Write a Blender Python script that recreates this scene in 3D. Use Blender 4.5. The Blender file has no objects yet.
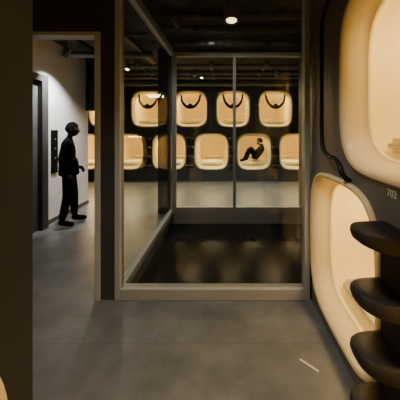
import bpy, bmesh, math, random
from mathutils import Vector, Matrix, Euler
random.seed(4)
C = bpy.context.scene.collection
R = math.radians

# ------------------------------------------------------------ materials
def mat(name, col, rough=0.6, metal=0.0, noise=0.0, nscale=8.0, emit=None, es=0.0, spec=0.5, bump=0.0, coat=0.0):
    m = bpy.data.materials.new(name); m.use_nodes = True
    nt = m.node_tree; b = nt.nodes["Principled BSDF"]
    b.inputs["Base Color"].default_value = (*col, 1)
    b.inputs["Roughness"].default_value = rough
    b.inputs["Metallic"].default_value = metal
    b.inputs["Specular IOR Level"].default_value = spec
    b.inputs["Coat Weight"].default_value = coat
    if emit:
        b.inputs["Emission Color"].default_value = (*emit, 1)
        b.inputs["Emission Strength"].default_value = es
    if noise > 0 or bump > 0:
        tc = nt.nodes.new("ShaderNodeTexCoord")
        n = nt.nodes.new("ShaderNodeTexNoise"); n.inputs["Scale"].default_value = nscale
        n.inputs["Detail"].default_value = 6; n.inputs["Roughness"].default_value = 0.6
        nt.links.new(tc.outputs["Object"], n.inputs["Vector"])
        if noise > 0:
            r = nt.nodes.new("ShaderNodeValToRGB")
            r.color_ramp.elements[0].position = 0.3; r.color_ramp.elements[1].position = 0.7
            r.color_ramp.elements[0].color = (*[c*(1-noise) for c in col], 1)
            r.color_ramp.elements[1].color = (*[min(1, c*(1+noise)) for c in col], 1)
            nt.links.new(n.outputs["Fac"], r.inputs["Fac"]); nt.links.new(r.outputs["Color"], b.inputs["Base Color"])
        if bump > 0:
            bp = nt.nodes.new("ShaderNodeBump"); bp.inputs["Strength"].default_value = bump
            bp.inputs["Distance"].default_value = 0.02
            nt.links.new(n.outputs["Fac"], bp.inputs["Height"]); nt.links.new(bp.outputs["Normal"], b.inputs["Normal"])
    return m

def glass_mat(name, tint=(0.93, 0.95, 0.94), k=1.0):
    m = bpy.data.materials.new(name); m.use_nodes = True
    nt = m.node_tree; nt.nodes.clear()
    o = nt.nodes.new("ShaderNodeOutputMaterial"); mx = nt.nodes.new("ShaderNodeMixShader")
    t = nt.nodes.new("ShaderNodeBsdfTransparent"); t.inputs["Color"].default_value = (*tint, 1)
    g = nt.nodes.new("ShaderNodeBsdfGlossy"); g.inputs["Roughness"].default_value = 0.0
    f = nt.nodes.new("ShaderNodeFresnel"); f.inputs["IOR"].default_value = 1.45
    mu = nt.nodes.new("ShaderNodeMath"); mu.operation = "MULTIPLY"; mu.inputs[1].default_value = k
    nt.links.new(f.outputs[0], mu.inputs[0])
    nt.links.new(mu.outputs[0], mx.inputs[0]); nt.links.new(t.outputs[0], mx.inputs[1])
    nt.links.new(g.outputs[0], mx.inputs[2]); nt.links.new(mx.outputs[0], o.inputs[0])
    return m

M_floor = mat("concrete_floor", (0.160, 0.168, 0.170), 0.36, noise=0.34, nscale=2.6, bump=0.06)
M_wall = mat("grey_plaster", (0.66, 0.67, 0.66), 0.85, noise=0.06, nscale=3)
M_dark = mat("dark_wall_paint", (0.045, 0.047, 0.049), 0.5, noise=0.10, nscale=3)
M_left = mat("dark_wall_end_paint", (0.028, 0.030, 0.033), 0.7, noise=0.10, nscale=3, spec=0.2)
M_panel = mat("capsule_bank_panel", (0.050, 0.051, 0.050), 0.42, noise=0.08, nscale=2)
M_panel2 = mat("capsule_bank_panel_lighter", (0.12, 0.12, 0.117), 0.45, noise=0.06, nscale=2)  # lighter copy of the bank panel, for the right bank
M_ceil = mat("dark_ceiling", (0.070, 0.073, 0.072), 0.9, noise=0.7, nscale=7, bump=0.4)
M_frame = mat("frame_metal", (0.40, 0.415, 0.41), 0.45, metal=0.1, noise=0.05)
M_frame2 = mat("frame_metal_light", (0.44, 0.455, 0.45), 0.5, noise=0.05)
M_pit = mat("polished_black_stone", (0.012, 0.013, 0.0128), 0.17, noise=0.2, nscale=10, spec=0.03)
M_shell = mat("cream_plastic", (0.88, 0.715, 0.39), 0.38, noise=0.02, coat=0.1)
M_shell_glow = mat("cream_plastic_interior_glow", (0.85, 0.655, 0.30), 0.5, noise=0.02, emit=(1.0, 0.66, 0.17), es=0.30)  # glow put into the interior shell itself, besides the capsule lamps
M_mat = mat("mattress_fabric", (0.84, 0.75, 0.50), 0.85, noise=0.04, nscale=20)
M_black = mat("black_plastic", (0.008, 0.0078, 0.0075), 0.45, noise=0.05, spec=0.3)
M_lampbody = mat("lamp_body_black", (0.10, 0.097, 0.09), 0.4, noise=0.05)
M_rubber = mat("black_step_plastic", (0.018, 0.0175, 0.017), 0.58, noise=0.08, spec=0.35)
M_glass = glass_mat("clear_glass", k=0.7)
M_glass2 = glass_mat("clear_glass_coated", k=0.12)
M_lamp = mat("lamp_glow", (1, 0.9, 0.7), 0.5, emit=(1.0, 0.70, 0.30), es=4.0)
M_lampw = mat("lamp_glow_neutral", (1, 0.95, 0.9), 0.5, emit=(1.0, 0.9, 0.75), es=6.0)
M_cloth = mat("black_suit_fabric", (0.003, 0.003, 0.0035), 0.95, noise=0.2, nscale=30, spec=0.03)
M_skin_shaded = mat("skin", (0.06, 0.037, 0.026), 0.6, noise=0.05, spec=0.12)  # silhouette shade put into the colour, darker than real skin
M_hair = mat("black_hair", (0.004, 0.0038, 0.0035), 0.9, noise=0.2, nscale=60, spec=0.05)
M_eye = mat("eye_white", (0.25, 0.24, 0.22), 0.3, noise=0.02)
M_lip = mat("lips", (0.08, 0.033, 0.03), 0.5, noise=0.02)
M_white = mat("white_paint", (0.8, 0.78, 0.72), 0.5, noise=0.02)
M_duct = mat("duct_metal", (0.11, 0.115, 0.11), 0.5, metal=0.3, noise=0.2)

# ------------------------------------------------------------ helpers
def new_obj(name, mesh, parent=None, loc=None, rot=None):
    o = bpy.data.objects.new(name, mesh); C.objects.link(o)
    if parent: o.parent = parent
    if loc is not None: o.location = loc
    if rot is not None: o.rotation_euler = rot
    return o
def empty(name, loc=(0,0,0), rot=(0,0,0), parent=None):
    o = bpy.data.objects.new(name, None); C.objects.link(o); o.empty_display_size = 0.1
    o.location = loc; o.rotation_euler = rot
    if parent: o.parent = parent
    return o
def boxes(name, blist, m, bevel=0.0, parent=None):
    """blist: (x0,x1,y0,y1,z0,z1)"""
    bm = bmesh.new()
    for (x0,x1,y0,y1,z0,z1) in blist:
        r = bmesh.ops.create_cube(bm, size=1)
        for v in r["verts"]:
            v.co = Vector(((x0+x1)/2 + v.co.x*(x1-x0), (y0+y1)/2 + v.co.y*(y1-y0), (z0+z1)/2 + v.co.z*(z1-z0)))
    me = bpy.data.meshes.new(name); bm.to_mesh(me); bm.free()
    me.materials.append(m)
    o = new_obj(name, me, parent)
    if bevel > 0:
        b = o.modifiers.new("bevel", "BEVEL"); b.width = bevel; b.segments = 2
    return o
def eval_mesh(o):
    dg = bpy.context.evaluated_depsgraph_get()
    me = bpy.data.meshes.new_from_object(o.evaluated_get(dg))
    return me
def shade_smooth(me):
    for p in me.polygons: p.use_smooth = True
def join(name, items):
    """items: list of (mesh, matrix, material)"""
    bm = bmesh.new(); mats = []
    for me, mx, m in items:
        t = bmesh.new(); t.from_mesh(me); t.transform(mx)
        if m not in mats: mats.append(m)
        i = mats.index(m)
        for f in t.faces: f.material_index = i; f.smooth = True
        tmp = bpy.data.meshes.new("t"); t.to_mesh(tmp); t.free()
        bm.from_mesh(tmp); bpy.data.meshes.remove(tmp)
    me = bpy.data.meshes.new(name); bm.to_mesh(me); bm.free()
    for m in mats: me.materials.append(m)
    return me
def tube_mesh(pts, rad, seg=10, closed=False, smooth_bez=True, radii=None):
    cu = bpy.data.curves.new("c", "CURVE"); cu.dimensions = "3D"
    cu.bevel_depth = rad; cu.bevel_resolution = 4; cu.resolution_u = 8; cu.use_fill_caps = True
    sp = cu.splines.new("NURBS" if smooth_bez else "POLY"); sp.points.add(len(pts)-1)
    for i,(p, q) in enumerate(zip(sp.points, pts)):
        p.co = (*q, 1)
        if radii: p.radius = radii[i]
    if smooth_bez: sp.order_u = 3; sp.use_endpoint_u = True
    sp.use_cyclic_u = closed
    o = bpy.data.objects.new("tmp", cu); C.objects.link(o)
    me = eval_mesh(o); bpy.data.objects.remove(o); shade_smooth(me)
    return me
def cyl(bm, r1, r2, depth, mx, seg=24):
    r = bmesh.ops.create_cone(bm, cap_ends=True, segments=seg, radius1=r1, radius2=r2, depth=depth, matrix=mx)
    return r

# ------------------------------------------------------------ capsule
P = 3.8
def sup(hw, hh, n=72, p=P):
    out = []
    for i in range(n):
        a = 2*math.pi*i/n
        c, s = math.cos(a), math.sin(a)
        out.append((hw*math.copysign(abs(c)**(2/p), c), hh*math.copysign(abs(s)**(2/p), s)))
    return out
HW, HH = 0.525, 0.56
def capsule_meshes():
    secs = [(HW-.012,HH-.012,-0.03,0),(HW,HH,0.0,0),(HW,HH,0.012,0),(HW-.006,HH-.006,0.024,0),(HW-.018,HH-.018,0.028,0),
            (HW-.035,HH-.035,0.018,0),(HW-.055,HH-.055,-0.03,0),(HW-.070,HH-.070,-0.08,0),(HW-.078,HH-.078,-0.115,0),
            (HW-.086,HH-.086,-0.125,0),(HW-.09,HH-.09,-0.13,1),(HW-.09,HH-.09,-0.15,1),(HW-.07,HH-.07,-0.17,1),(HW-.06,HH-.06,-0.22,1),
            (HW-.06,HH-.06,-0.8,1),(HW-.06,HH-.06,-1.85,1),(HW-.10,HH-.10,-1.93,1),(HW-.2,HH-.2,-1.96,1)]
    bm = bmesh.new(); rings = []
    for hw,hh,z,k in secs:
        rings.append([bm.verts.new((x,y,z)) for x,y in sup(hw,hh)])
    for i in range(len(rings)-1):
        a, b = rings[i], rings[i+1]; n = len(a)
        for j in range(n):
            f = bm.faces.new((a[j], b[j], b[(j+1)%n], a[(j+1)%n])); f.smooth = True
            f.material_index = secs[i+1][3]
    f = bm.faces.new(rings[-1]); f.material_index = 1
    bmesh.ops.recalc_face_normals(bm, faces=bm.faces)
    me = bpy.data.meshes.new("capsule_shell"); bm.to_mesh(me); bm.free()
    me.materials.append(M_shell); me.materials.append(M_shell_glow)
    # mattress : rounded slab
    bm = bmesh.new(); bmesh.ops.create_cube(bm, size=1)
    for v in bm.verts: v.co = Vector((v.co.x*0.74, -HH+0.165+v.co.y*0.09, -1.0+v.co.z*1.62))
    bmesh.ops.bevel(bm, geom=list(bm.edges), offset=0.03, segments=3, affect="EDGES")
    for f in bm.faces: f.smooth = True
    mm = bpy.data.meshes.new("mattress"); bm.to_mesh(mm); bm.free(); mm.materials.append(M_mat)
    # pillow
    bm = bmesh.new(); bmesh.ops.create_uvsphere(bm, u_segments=24, v_segments=14, radius=1)
    for v in bm.verts:
        x,y,z = v.co
        f = lambda t,p: math.copysign(abs(t)**p, t)
        v.co = Vector((f(x,.6)*0.28, -HH+0.26+y*0.06, -1.55+f(z,.6)*0.17))
    for f in bm.faces: f.smooth = True
    pm = bpy.data.meshes.new("pillow"); bm.to_mesh(pm); bm.free(); pm.materials.append(M_mat)
    # control shelf console
    bm = bmesh.new(); bmesh.ops.create_cube(bm, size=1)
    for v in bm.verts: v.co = Vector((0.40+v.co.x*0.09, -0.12+v.co.y*0.05, -1.2+v.co.z*0.5))
    bmesh.ops.bevel(bm, geom=list(bm.edges), offset=0.015, segments=2, affect="EDGES")
    cm = bpy.data.meshes.new("console"); bm.to_mesh(cm); bm.free(); cm.materials.append(M_shell)
    return me, mm, pm, cm
SH, MM, PM, CM = capsule_meshes()
def capsule(loc, rot, power=14.0, pillow=True):
    e = empty("sleeping_capsule", loc, rot)
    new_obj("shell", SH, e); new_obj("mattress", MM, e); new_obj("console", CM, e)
    if pillow: new_obj("pillow", PM, e)
    L = bpy.data.lights.new("capsule_lamp", "AREA"); L.shape = "RECTANGLE"; L.size = 0.5; L.size_y = 0.35
    L.energy = power; L.color = (1.0, 0.76, 0.37)
    o = bpy.data.objects.new("ceiling_lamp", L); C.objects.link(o); o.parent = e
    o.location = (0, HH-0.09, -0.42); o.rotation_euler = (R(-108), 0, 0)
    return e

def panel(name, x0, x1, z0, z1, holes, loc, rot, m, thick=0.03):
    cu = bpy.data.curves.new(name, "CURVE"); cu.dimensions = "2D"; cu.fill_mode = "BOTH"; cu.extrude = thick/2
    def spl(pts):
        s = cu.splines.new("POLY"); s.points.add(len(pts)-1)
        for p,q in zip(s.points, pts): p.co = (q[0], q[1], 0, 1)
        s.use_cyclic_u = True
    spl([(x0,z0),(x1,z0),(x1,z1),(x0,z1)])
    for cx,cz in holes: spl([(cx+x, cz+y) for x,y in sup(HW-.006, HH-.006)])
    o = bpy.data.objects.new("tmp", cu); C.objects.link(o)
    me = eval_mesh(o); bpy.data.objects.remove(o)
    me.materials.clear(); me.materials.append(m)
    for v in me.vertices: v.co.z -= thick/2
    return new_obj(name, me, None, loc, rot)

# ------------------------------------------------------------ dims
H = 1.55; F = 262.0
CZ = 3.05
YW = 2.43      # near window plane
YF = 4.95      # far window plane
YB = 7.96      # far capsule bank
XR = 0.79; XL = -0.58

# floor with a sunken light-well
fl = boxes("floor", [(-5.2,3.0,-1.7,YW-0.03,-0.3,0),(-5.2,-1.0,YW-0.03,YF,-0.3,0),(-5.2,3.0,YF,10.2,-0.3,0),
                (1.42,3.0,YW-0.03,YF,-0.3,0)], M_floor)
M_joint = mat("joint_filler", (0.115,0.118,0.118), 0.6, noise=0.1)
boxes("floor_joints", [(-0.5112,-0.5088,-1.6,2.36,0,0.0005),(-2.8,0.77,1.8988,1.9012,0,0.0005)], M_joint, parent=fl)
boxes("light_well_floor", [(-1.0,1.42,YW-0.03,YF,-0.34,-0.2)], M_pit)
boxes("ceiling", [(-5.2,3.0,-1.7,10.2,CZ,CZ+0.1)], M_ceil)
boxes("wall_back", [(-2.9,3.0,-1.7,-1.6,0,CZ)], M_dark)

# dividing wall with doorway and the window
boxes("wall_front", [(-1.135,-1.005,YW-0.04,YW+0.06,0,CZ),(-2.2,-1.135,YW-0.04,YW+0.06,2.445,CZ),(-2.9,-2.2,YW-0.04,YW+0.06,0,CZ)], M_dark)
boxes("door_1", [(-1.185,-1.137,YW-0.055,YW+0.075,0,2.443),(-2.198,-1.185,YW-0.055,YW+0.075,2.41,2.443),(-2.198,-2.165,YW-0.055,YW+0.075,0,2.41)], M_frame2, 0.003)

# near window
w1 = empty("window_1")
boxes("frame", [(-1.005,-0.955,YW-0.05,YW+0.05,0,CZ),(0.725,0.772,YW-0.05,YW+0.05,0,CZ),(-0.955,0.725,YW-0.05,YW+0.05,0,0.10),
                (-0.955,0.725,YW-0.05,YW+0.05,CZ-0.06,CZ)], M_frame, 0.004, w1)
boxes("pane", [(-0.955,0.725,YW-0.004,YW+0.004,0.10,CZ-0.06)], M_glass, 0, w1)
# side glass of the light well
w2 = empty("window_2")
boxes("frame", [(-1.03,-0.96,YW+0.05,YF-0.05,0,0.08),(-1.03,-0.96,YW+0.05,YF-0.05,CZ-0.12,CZ)], M_frame2, 0.004, w2)
boxes("pane", [(-1.0,-0.992,YW+0.05,YF-0.05,0.08,CZ-0.12)], M_glass2, 0, w2)
# far window
w3 = empty("window_3")
boxes("frame", [(-1.0,-0.92,YF-0.04,YF+0.04,0,CZ-0.04),(0.15,0.205,YF-0.04,YF+0.04,0.1,CZ-0.11),
                (-0.92,1.42,YF-0.04,YF+0.04,0,0.10),(-0.92,1.42,YF-0.04,YF+0.04,CZ-0.12,CZ-0.04)], M_frame2, 0.004, w3)
boxes("pane", [(-0.92,0.15,YF-0.004,YF+0.004,0.10,CZ-0.12),(0.205,1.42,YF-0.004,YF+0.004,0.10,CZ-0.12)], M_glass, 0, w3)
boxes("trim_1", [(-1.0,1.42,YF-0.06,YF+0.04,CZ-0.04,CZ)], M_dark)
boxes("corner_column", [(-1.24,-1.03,YF-0.12,YF+0.1,0,CZ)], M_left, 0.005)
boxes("trim_2", [(-0.96,1.42,YF-0.055,YF-0.0,-0.2,-0.001)], M_frame)
boxes("added_bulkhead", [(-2.9,-2.42,5.45,5.55,1.95,CZ)], M_left)  # added dark bulkhead, hides an upper capsule so the doorway stays dark

# well right wall / far room right wall
boxes("wall_right", [(1.42,1.52,YW+0.06,YF+0.1,-0.2,CZ),(2.9,3.0,YF,YB,0,CZ),(1.52,3.0,YF,YF+0.1,0,CZ)], M_dark)

# hall left wall
boxes("wall_left", [(-3.0,-2.9,-1.7,5.55,0,CZ)], M_wall)
boxes("wall_hall", [(-5.2,-3.0,5.45,5.55,0,CZ),(-5.2,-5.1,5.55,YB,0,CZ)], M_dark)
boxes("baseboard_left", [(-2.9,-2.885,4.16,5.55,0,0.07)], M_dark)
el = empty("elevator_door")
boxes("jamb", [(-2.9,-2.80,4.02,4.16,0,2.3),(-2.9,-2.80,2.95,3.05,0,2.3),(-2.9,-2.80,2.95,4.16,2.3,2.4)], M_dark, 0.004, el)
boxes("leaf", [(-2.9,-2.875,3.05,3.53,0,2.3),(-2.9,-2.875,3.54,4.02,0,2.3)], M_duct, 0.003, el)
sp = empty("elevator_call_panel")
boxes("plate", [(-2.9,-2.88,4.36,4.52,0.82,1.55)], M_hair, 0.004, sp)
boxes("buttons", [(-2.88,-2.876,4.43,4.46,1.38,1.41),(-2.88,-2.876,4.43,4.46,1.22,1.25),(-2.88,-2.876,4.43,4.46,1.06,1.09)], M_duct, 0.002, sp)

# ------------------------------------------------------------ capsule banks
RF = (R(90),0,0); RR = (R(90),0,R(-90)); RL = (R(90),0,R(90))
PITCH = 1.29
far_up = [0.243+PITCH*k for k in (-3,-2,-1,0,1)]
far_lo = [-0.41+PITCH*k for k in (-3,-2,-1,0,1,2)]
ZL, ZU = 0.896, 2.19
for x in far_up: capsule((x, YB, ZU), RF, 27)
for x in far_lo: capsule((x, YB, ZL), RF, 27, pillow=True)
panel("wall_far", -5.1, 2.9, 0, CZ, [(x,ZU) for x in far_up]+[(x,ZL) for x in far_lo], (0,YB,0), RF, M_panel)

ZL2, ZU2 = 0.66, 1.85
r_lo = [1.84, 0.55, -0.74]; r_up = [1.24, -0.05]
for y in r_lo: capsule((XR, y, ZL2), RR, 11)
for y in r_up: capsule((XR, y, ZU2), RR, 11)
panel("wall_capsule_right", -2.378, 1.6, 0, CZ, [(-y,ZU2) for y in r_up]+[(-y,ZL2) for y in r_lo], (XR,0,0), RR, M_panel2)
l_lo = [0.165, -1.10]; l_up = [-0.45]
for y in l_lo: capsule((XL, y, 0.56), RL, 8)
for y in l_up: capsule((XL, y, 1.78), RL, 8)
panel("wall_capsule_left", -1.65, 0.79, -0.02, CZ, [(y,1.78) for y in l_up]+[(y,0.56) for y in l_lo], (XL,0,0), RL, M_left)
boxes("wall_capsule_left_end", [(-2.9,XL-0.03,0.74,0.79,0,CZ)], M_dark)

# ------------------------------------------------------------ access steps
def steps_mesh(zs):
    bm = bmesh.new()
    W = 0.117
    for zc in zs:
        n = 20; rings = []
        prof = [(0.80,-0.060),(0.95,-0.048),(1.0,-0.022),(0.985,0.0),(0.94,0.008),(0.75,0.004),(0.4,-0.002),(0.05,-0.003)]
        for sc, dy in prof:
            ring = []
            for i in range(n+1):
                a = math.pi*i/n
                px = W*sc*math.copysign(abs(math.cos(a))**0.7, math.cos(a)); pz = 0.205*sc*abs(math.sin(a))**0.75
                ring.append(bm.verts.new((px, zc+dy - 0.012*(abs(px)/W)**2 - (0.03*(1-pz/0.205) if dy<-0.03 else 0), pz)))
            rings.append(ring)
        for i in range(len(rings)-1):
            for j in range(n):
                f = bm.faces.new((rings[i][j], rings[i][j+1], rings[i+1][j+1], rings[i+1][j])); f.smooth = True
        bm.faces.new(rings[0]); bm.faces.new(rings[-1])
    r = bmesh.ops.create_cube(bm, size=1)
    z0, z1 = min(zs)-0.12, max(zs)+0.0
    for v in r["verts"]: v.co = Vector((v.co.x*0.19, (z0+z1)/2+v.co.y*(z1-z0), 0.012+v.co.z*0.024))
    bmesh.ops.recalc_face_normals(bm, faces=bm.faces)
    me = bpy.data.meshes.new("access_steps"); bm.to_mesh(me); bm.free(); me.materials.append(M_rubber)
    return me
SM = steps_mesh([0.30,0.555,0.82,1.10])
new_obj("access_steps", SM, None, (XR,1.195,0), RR)
new_obj("access_steps", SM, None, (XR,-0.095,0), RR)
SMF = steps_mesh([0.5,0.78,1.06,1.34])
for a,b in zip(far_lo[:-1], far_lo[1:]): new_obj("access_steps", SMF, None, ((a+b)/2, YB, 0), RF)

# grab rail on right bank
def rail(name, pts, rad, m):
    me = tube_mesh(pts, rad); me.materials.clear(); me.materials.append(m)
    return new_obj(name, me)
X = XR-0.05
rail("grab_rail", [(XR,1.80,2.50),(X,1.82,2.50),(X,1.92,2.47),(X,2.0,2.40),(X,2.01,2.28),(X,2.01,2.0),(X,2.01,1.7),(X,2.01,1.5),(X,1.98,1.40),(X,1.88,1.36),
                   (X,1.76,1.36),(X,1.68,1.32),(X,1.65,1.25),(XR,1.65,1.23)], 0.016, M_black)

# dark curved monitor arms in the far upper capsules
for x in far_up:
    e = empty("monitor_arm", (x, YB, ZU), RF)
    me = tube_mesh([(-0.29,0.43,-0.08),(-0.28,0.36,-0.02),(-0.25,0.22,0.03),(-0.13,0.07,0.05),(0,0.04,0.05),(0.13,0.07,0.05),(0.25,0.22,0.03),(0.28,0.36,-0.02),(0.29,0.43,-0.08)], 0.045,
                   radii=[0.7,0.75,0.85,1.1,1.25,1.1,0.85,0.75,0.7])
    me.materials.clear(); me.materials.append(M_black); new_obj("arm", me, e)
    bm = bmesh.new(); bmesh.ops.create_uvsphere(bm, u_segments=20, v_segments=12, radius=0.07)
    for v in bm.verts: v.co = Vector((v.co.x*1.0, v.co.y*0.8+0.11, v.co.z*0.5+0.05))
    for f in bm.faces: f.smooth = True
    mb = bpy.data.meshes.new("pod"); bm.to_mesh(mb); bm.free(); mb.materials.append(M_black); new_obj("speaker", mb, e)

# capsule number
tx = bpy.data.curves.new("capsule_number", "FONT"); tx.body = "702"; tx.size = 0.050; tx.extrude = 0.0008; tx.align_x = "CENTER"
tx.materials.append(M_white)
to = bpy.data.objects.new("capsule_number", tx); C.objects.link(to); to.location = (XR-0.001, 1.24, 1.232); to.rotation_euler = RR

# white strip on floor
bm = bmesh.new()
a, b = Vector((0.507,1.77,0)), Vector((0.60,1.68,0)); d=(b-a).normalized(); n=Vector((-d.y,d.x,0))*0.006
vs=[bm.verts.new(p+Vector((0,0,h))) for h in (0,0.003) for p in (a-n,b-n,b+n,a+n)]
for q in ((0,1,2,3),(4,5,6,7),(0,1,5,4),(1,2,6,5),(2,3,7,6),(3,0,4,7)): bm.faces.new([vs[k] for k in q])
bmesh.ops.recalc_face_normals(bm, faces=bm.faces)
me=bpy.data.meshes.new("floor_strip"); bm.to_mesh(me); bm.free(); me.materials.append(M_white); new_obj("floor_strip", me)

# ------------------------------------------------------------ ceiling services
def spotlamp(name, loc, target, power, ang=60, col=(1,0.85,0.65), glow=M_lamp, rad=0.06, ln=0.16, blend=0.6, lens=0.80):
    e = empty(name, loc)
    d = (Vector(target)-Vector(loc)).normalized(); q = (-d).to_track_quat("Z","Y")
    bm = bmesh.new()
    n = 28; prof = [(0.0,ln*0.55),(rad*0.6,ln*0.55),(rad*0.95,ln*0.45),(rad,ln*0.35),(rad,-ln*0.5),(rad*0.92,-ln*0.5),(rad*lens,-ln*0.44)]
    rings=[[bm.verts.new((r*math.cos(2*math.pi*i/n), r*math.sin(2*math.pi*i/n), z)) for i in range(n)] for r,z in prof[1:]]
    for a,b in zip(rings[:-1],rings[1:]):
        for j in range(n):
            f=bm.faces.new((a[j],a[(j+1)%n],b[(j+1)%n],b[j])); f.smooth=True
    bm.faces.new(rings[0]); me=bpy.data.meshes.new("body"); bm.to_mesh(me); bm.free(); me.materials.append(M_lampbody)
    o=new_obj("body", me, e); o.rotation_mode="QUATERNION"; o.rotation_quaternion=q
    bm=bmesh.new(); bmesh.ops.create_circle(bm, cap_ends=True, segments=n, radius=rad*lens, matrix=Matrix.Translation((0,0,-ln*0.45)))
    me=bpy.data.meshes.new("lens"); bm.to_mesh(me); bm.free(); me.materials.append(glow)
    o=new_obj("lens", me, e); o.rotation_mode="QUATERNION"; o.rotation_quaternion=q
    h = CZ-loc[2]
    bm=bmesh.new(); cyl(bm,0.012,0.012,h,Matrix.Translation((0,0,h/2)),12); cyl(bm,0.04,0.04,0.02,Matrix.Translation((0,0,h-0.01)),20)
    me=bpy.data.meshes.new("stem"); bm.to_mesh(me); bm.free(); me.materials.append(M_lampbody); new_obj("stem", me, e)
    L=bpy.data.lights.new("beam","SPOT"); L.energy=power; L.color=col; L.spot_size=R(ang); L.spot_blend=blend; L.shadow_soft_size=rad*0.7
    lo=bpy.data.objects.new("beam",L); C.objects.link(lo); lo.parent=e; lo.rotation_mode="QUATERNION"; lo.rotation_quaternion=q
    lo.location = d*(ln*0.55)
    return e
WH=(1,0.99,0.96)
spotlamp("added_backlight",(0.07,2.85,2.84),(0.06,2.35,0),30,90,(1,0.90,0.74),M_lamp,0.085,0.24,0.8,0.68)
spotlamp("added_backlight",(-2.42,4.0,2.74),(-2.9,4.35,1.75),300,80,WH,M_lampw,0.05,0.14,0.9)
spotlamp("added_backlight",(-2.0,5.4,2.85),(-2.2,4.0,0),110,75,WH,M_lampw,0.05,0.14,0.9)  # added backlight behind the man, for his silhouette and floor sheen
spotlamp("added_backlight",(-0.7,6.0,2.85),(-0.7,6.3,0),160,105,WH,M_lampw,0.05,0.14)
spotlamp("added_backlight",(1.2,6.0,2.85),(1.2,6.3,0),160,105,WH,M_lampw,0.05,0.14)
spotlamp("added_backlight",(-0.2,1.1,2.85),(-0.1,2.0,0),75,90,WH,M_lampw,0.05,0.14,0.9)
spotlamp("added_backlight",(-0.6,3.3,2.9),(0.3,5.0,1.2),30,110,WH,M_lampw,0.04,0.12)  # added lamp aimed at the far window frame to brighten it
tr = boxes("lighting_track", [(-2.44,-2.40,3.2,5.4,CZ-0.05,CZ)], M_black)
bm = bmesh.new()
def pipe(bm, a, b, r):
    a,b=Vector(a),Vector(b); d=b-a
    cyl(bm,r,r,d.length,Matrix.Translation((a+b)/2)@d.to_track_quat("Z","Y").to_matrix().to_4x4(),16)
for z,y,r in ((2.93,6.3,0.06),(2.95,6.9,0.05),(2.9,7.5,0.09),(2.96,5.75,0.04)): pipe(bm,(-5,y,z),(2.85,y,z),r)
for x in (-3.4,-1.9,-0.3,0.9,2.1): pipe(bm,(x,5.6,2.99),(x,7.85,2.99),0.045)
me=bpy.data.meshes.new("ceiling_pipes"); bm.to_mesh(me); bm.free(); me.materials.append(M_duct); new_obj("ceiling_pipes", me)
bm = bmesh.new()
for y in (3.3,3.7,4.3): pipe(bm,(-0.9,y,2.98),(1.4,y,2.98),0.05)
me=bpy.data.meshes.new("ceiling_pipes"); bm.to_mesh(me); bm.free(); me.materials.append(M_ceil); new_obj("ceiling_pipes", me)
bm = bmesh.new()
pipe(bm,(-2.85,3.7,2.9),(-1.1,3.7,2.9),0.03); pipe(bm,(-2.85,4.7,2.9),(-1.3,4.7,2.9),0.06); pipe(bm,(-1.5,2.6,2.97),(-1.5,5.5,2.97),0.05)
me=bpy.data.meshes.new("ceiling_pipes"); bm.to_mesh(me); bm.free(); me.materials.append(M_duct); new_obj("ceiling_pipes", me)

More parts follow.
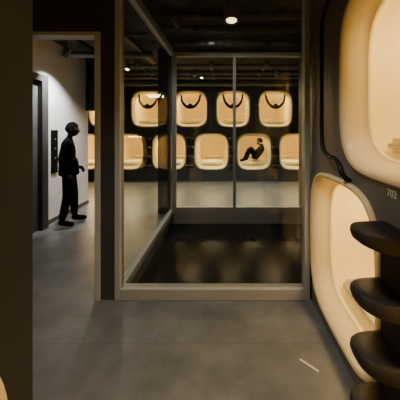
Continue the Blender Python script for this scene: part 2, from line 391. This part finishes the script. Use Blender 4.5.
# ------------------------------------------------------------ people
def skin(verts, edges, root=0, sub=2):
    me=bpy.data.meshes.new("sk"); me.from_pydata([v[0] for v in verts],edges,[])
    o=bpy.data.objects.new("sk",me); C.objects.link(o)
    s=o.modifiers.new("s","SKIN"); s.use_smooth_shade=True; s.branch_smoothing=0.3
    for i,v in enumerate(verts):
        r=v[1]; d=me.skin_vertices[0].data[i]; d.radius=(r,r) if not isinstance(r,tuple) else r
        d.use_root=(i==root)
    u=o.modifiers.new("u","SUBSURF"); u.levels=sub; u.render_levels=sub
    out=eval_mesh(o); bpy.data.objects.remove(o); return out
def chain(pts): return skin(pts,[(i,i+1) for i in range(len(pts)-1)])
I4=Matrix.Identity(4)
def head_items(pos, yaw=0, pitch=0, s=1.0):
    mx=Matrix.Translation(pos)@Euler((0,pitch,yaw)).to_matrix().to_4x4()@Matrix.Scale(s,4)
    bm=bmesh.new(); bmesh.ops.create_uvsphere(bm,u_segments=36,v_segments=28,radius=1)
    for v in bm.verts:
        x,y,z=v.co
        t=max(0,-z)
        X=x*0.094; Y=y*0.074*(1-0.28*t*t); Z=z*0.115
        if z<0 and x<0: X*= (1-0.45*t)
        if z<-0.2 and x>0: X=X*(1+0.18*t)
        if x>0.6:
            g=math.exp(-((y*0.074/0.011)**2))*math.exp(-((Z+0.018)/0.020)**2); X+=0.022*g
            for sy in (-1,1): X-=0.008*math.exp(-(((Y-sy*0.03)/0.014)**2))*math.exp(-((Z-0.008)/0.012)**2)
            X+=0.006*math.exp(-((Z-0.03)/0.01)**2)*math.exp(-(Y/0.045)**2)
            X+=0.006*math.exp(-((Z+0.058)/0.009)**2)*math.exp(-(Y/0.02)**2)
            X+=0.008*math.exp(-((Z+0.095)/0.015)**2)*math.exp(-(Y/0.02)**2)
        v.co=(X,Y,Z)
    h=bpy.data.meshes.new("h"); bm.to_mesh(h)
    bmesh.ops.delete(bm,geom=[f for f in bm.faces if (f.calc_center_median().x>0.028 and f.calc_center_median().z<0.052) or f.calc_center_median().z<-0.055],context="FACES")
    for v in bm.verts: v.co=Vector((v.co.x*1.11-0.001,v.co.y*1.13,v.co.z*1.10+0.003))
    ha=bpy.data.meshes.new("ha"); bm.to_mesh(ha); bm.free()
    its=[(h,mx,M_skin_shaded),(ha,mx,M_hair)]
    def ball(c,sc,m):
        bm=bmesh.new(); bmesh.ops.create_uvsphere(bm,u_segments=14,v_segments=10,radius=1)
        for v in bm.verts: v.co=Vector((c[0]+v.co.x*sc[0],c[1]+v.co.y*sc[1],c[2]+v.co.z*sc[2]))
        q=bpy.data.meshes.new("b"); bm.to_mesh(q); bm.free(); its.append((q,mx,m))
    for sy in (-1,1):
        ball((0.074,sy*0.03,0.008),(0.011,0.012,0.008),M_eye); ball((0.083,sy*0.03,0.008),(0.004,0.005,0.005),M_hair)
        ball((-0.005,sy*0.076,-0.005),(0.018,0.008,0.03),M_skin_shaded)
    ball((0.094,0,-0.056),(0.006,0.022,0.006),M_lip)
    return its
def hand_items(w, d, up, side, curl=0.5, s=1.0):
    d=Vector(d).normalized(); up=Vector(up); up=(up-up.dot(d)*d).normalized(); t=d.cross(up)*side; w=Vector(w)
    its=[]
    pal=[(w,0.024*s),(w+d*0.03*s,(0.028*s)),(w+d*0.06*s,0.031*s),(w+d*0.085*s,0.027*s)]
    me=chain(pal)
    for v in me.vertices:
        r=v.co-w; h=r.dot(up); k=r.dot(t); v.co=v.co-up*h*0.45+t*k*0.35
    its.append((me,I4,M_skin_shaded))
    lens=[0.070,0.078,0.073,0.058]
    for i,L in enumerate(lens):
        b=w+d*0.075*s+t*(0.030-0.020*i)*s
        L*=s; a=0; p=b; pts=[(p,0.0095*s)]
        for k,fr in enumerate((0.45,0.32,0.23)):
            a+=curl*(0.5+0.25*k)
            dd=d*math.cos(a)-up*math.sin(a); p=p+dd*L*fr; pts.append((p,(0.0088-0.0008*k)*s))
        its.append((chain(pts),I4,M_skin_shaded))
    b=w+d*0.025*s+t*0.026*s
    p1=b+(d*0.6+t*0.75-up*0.2).normalized()*0.035*s; p2=p1+(d*0.9+t*0.35-up*0.3).normalized()*0.028*s; p3=p2+(d*0.97-up*0.3).normalized()*0.022*s
    its.append((chain([(b,0.013*s),(p1,0.011*s),(p2,0.010*s),(p3,0.0085*s)]),I4,M_skin_shaded))
    return its
def V(*a): return Vector(a)

def person(name, J, loc, yaw, head_yaw=0, head_pitch=0, hand_dirs=None, foot=None, extra=None):
    names=["pelvis","waist","chest","upchest","neck","necktop",
           "shL","elL","wrL","shR","elR","wrR","hiL","knL","anL","hiR","knR","anR"]
    rad={"pelvis":0.125,"waist":0.118,"chest":0.135,"upchest":0.115,"neck":0.058,"necktop":0.05,"sh":0.074,"el":0.056,"wr":0.040,"hi":0.102,"kn":0.076,"an":0.058}
    vs=[]; ix={}
    for n in names:
        ix[n]=len(vs); vs.append((J[n],rad.get(n) or rad[n[:2]]))
    ed=[("pelvis","waist"),("waist","chest"),("chest","upchest"),("upchest","neck"),("neck","necktop")]
    for s in "LR": ed+=[("upchest","sh"+s),("sh"+s,"el"+s),("el"+s,"wr"+s),("pelvis","hi"+s),("hi"+s,"kn"+s),("kn"+s,"an"+s)]
    body=skin(vs,[(ix[a],ix[b]) for a,b in ed])
    its=[(body,I4,M_cloth)]
    its.append((chain([(J["neck"],0.048),(J["necktop"],0.048),(J["head"]-V(0.01,0,0.03),0.045)]),I4,M_skin_shaded))
    its.append((chain([(J["neck"]-V(0,0,0.01),0.066),(J["neck"]+V(0,0,0.025),0.058)]),I4,M_cloth))
    if extra: its+=extra
    its+=head_items(J["head"],head_yaw,head_pitch)
    for s,sd in (("L",1),("R",-1)):
        dd,up,th=hand_dirs[s]; its+=hand_items(J["wr"+s],dd,up,th,0.55)
        f=Vector(foot[s][0]).normalized(); a=J["an"+s]; dn=Vector(foot[s][1]).normalized()
        its.append((chain([(a+dn*(-0.04),0.056),(a+dn*0.025,0.055),(a+f*0.06+dn*0.045,0.048),(a+f*0.13+dn*0.055,0.042),(a+f*0.19+dn*0.060,0.030)]),I4,M_cloth))
        its.append((chain([(a+dn*0.02,0.045),(a-f*0.045+dn*0.05,0.040)]),I4,M_cloth))
    me=join(name,its)
    o=new_obj(name,me,None,loc,(0,0,yaw)); return o

J={"pelvis":V(0,0,0.90),"waist":V(-0.01,0,1.03),"chest":V(0.0,0,1.20),"upchest":V(-0.015,0,1.31),"neck":V(0.0,0,1.395),"necktop":V(0.015,0,1.44),
   "head":V(0.045,0,1.545),
   "shL":V(-0.02,0.175,1.32),"elL":V(-0.05,0.225,1.06),"wrL":V(0.12,0.20,0.92),
   "shR":V(-0.02,-0.175,1.32),"elR":V(-0.08,-0.23,1.06),"wrR":V(0.0,-0.23,0.83),
   "hiL":V(0,0.09,0.85),"knL":V(0.06,0.11,0.47),"anL":V(0.07,0.12,0.09),
   "hiR":V(0,-0.09,0.85),"knR":V(-0.01,-0.10,0.47),"anR":V(-0.09,-0.11,0.09)}
jk=chain([(V(-0.01,0,1.12),0.145),(V(-0.005,0,0.98),0.155),(V(0,0,0.84),0.168),(V(0,0,0.78),0.168)])
for v in jk.vertices: v.co.y*=1.25
person("standing_man",J,(-2.56,4.30,0.012),R(25),0,R(3),
       {"L":((0.75,0,-0.65),(0.5,0.6,0.4),1),"R":((0.4,0.0,-0.9),(0.2,-1,0.1),-1)},
       {"L":((1,0.2,0),(0,0,-1)),"R":((1,-0.3,0),(0,0,-1))}, [(jk,I4,M_cloth)])

J2={"pelvis":V(-0.06,0,0.13),"waist":V(-0.12,0,0.23),"chest":V(-0.19,0,0.36),"upchest":V(-0.22,0,0.45),"neck":V(-0.21,0,0.525),"necktop":V(-0.19,0,0.56),
   "head":V(-0.14,0,0.64),
   "shL":V(-0.21,0.165,0.44),"elL":V(-0.02,0.22,0.28),"wrL":V(0.14,0.12,0.42),
   "shR":V(-0.21,-0.165,0.44),"elR":V(-0.02,-0.22,0.28),"wrR":V(0.14,-0.10,0.42),
   "hiL":V(-0.04,0.085,0.13),"knL":V(0.20,0.13,0.43),"anL":V(0.36,0.11,0.10),
   "hiR":V(-0.04,-0.085,0.13),"knR":V(0.14,-0.13,0.46),"anR":V(0.26,-0.11,0.10)}
mattop = ZL-HH+0.165+0.045
person("reclining_man",J2,(0.98,YB+0.50,mattop-0.01),R(180),0,R(15),
       {"L":((0.9,-0.3,0.1),(0,0.3,1),-1),"R":((0.9,0.3,0.1),(0,-0.3,1),1)},
       {"L":((1,0.1,0),(0,0,-1)),"R":((1,-0.1,0),(0,0,-1))})

# ------------------------------------------------------------ world & camera
w=bpy.data.worlds.new("World"); bpy.context.scene.world=w; w.use_nodes=True
w.node_tree.nodes["Background"].inputs[0].default_value=(0.9,0.9,0.88,1); w.node_tree.nodes["Background"].inputs[1].default_value=0.02
cd=bpy.data.cameras.new("camera"); cam=bpy.data.objects.new("camera",cd); C.objects.link(cam)
cd.sensor_width=36; cd.sensor_height=36; cd.lens=F/400*36
cd.shift_x=-25/400; cd.shift_y=-70/400; cd.clip_start=0.02
cam.location=(0,0,H); cam.rotation_euler=(R(90),0,0)
bpy.context.scene.camera=cam
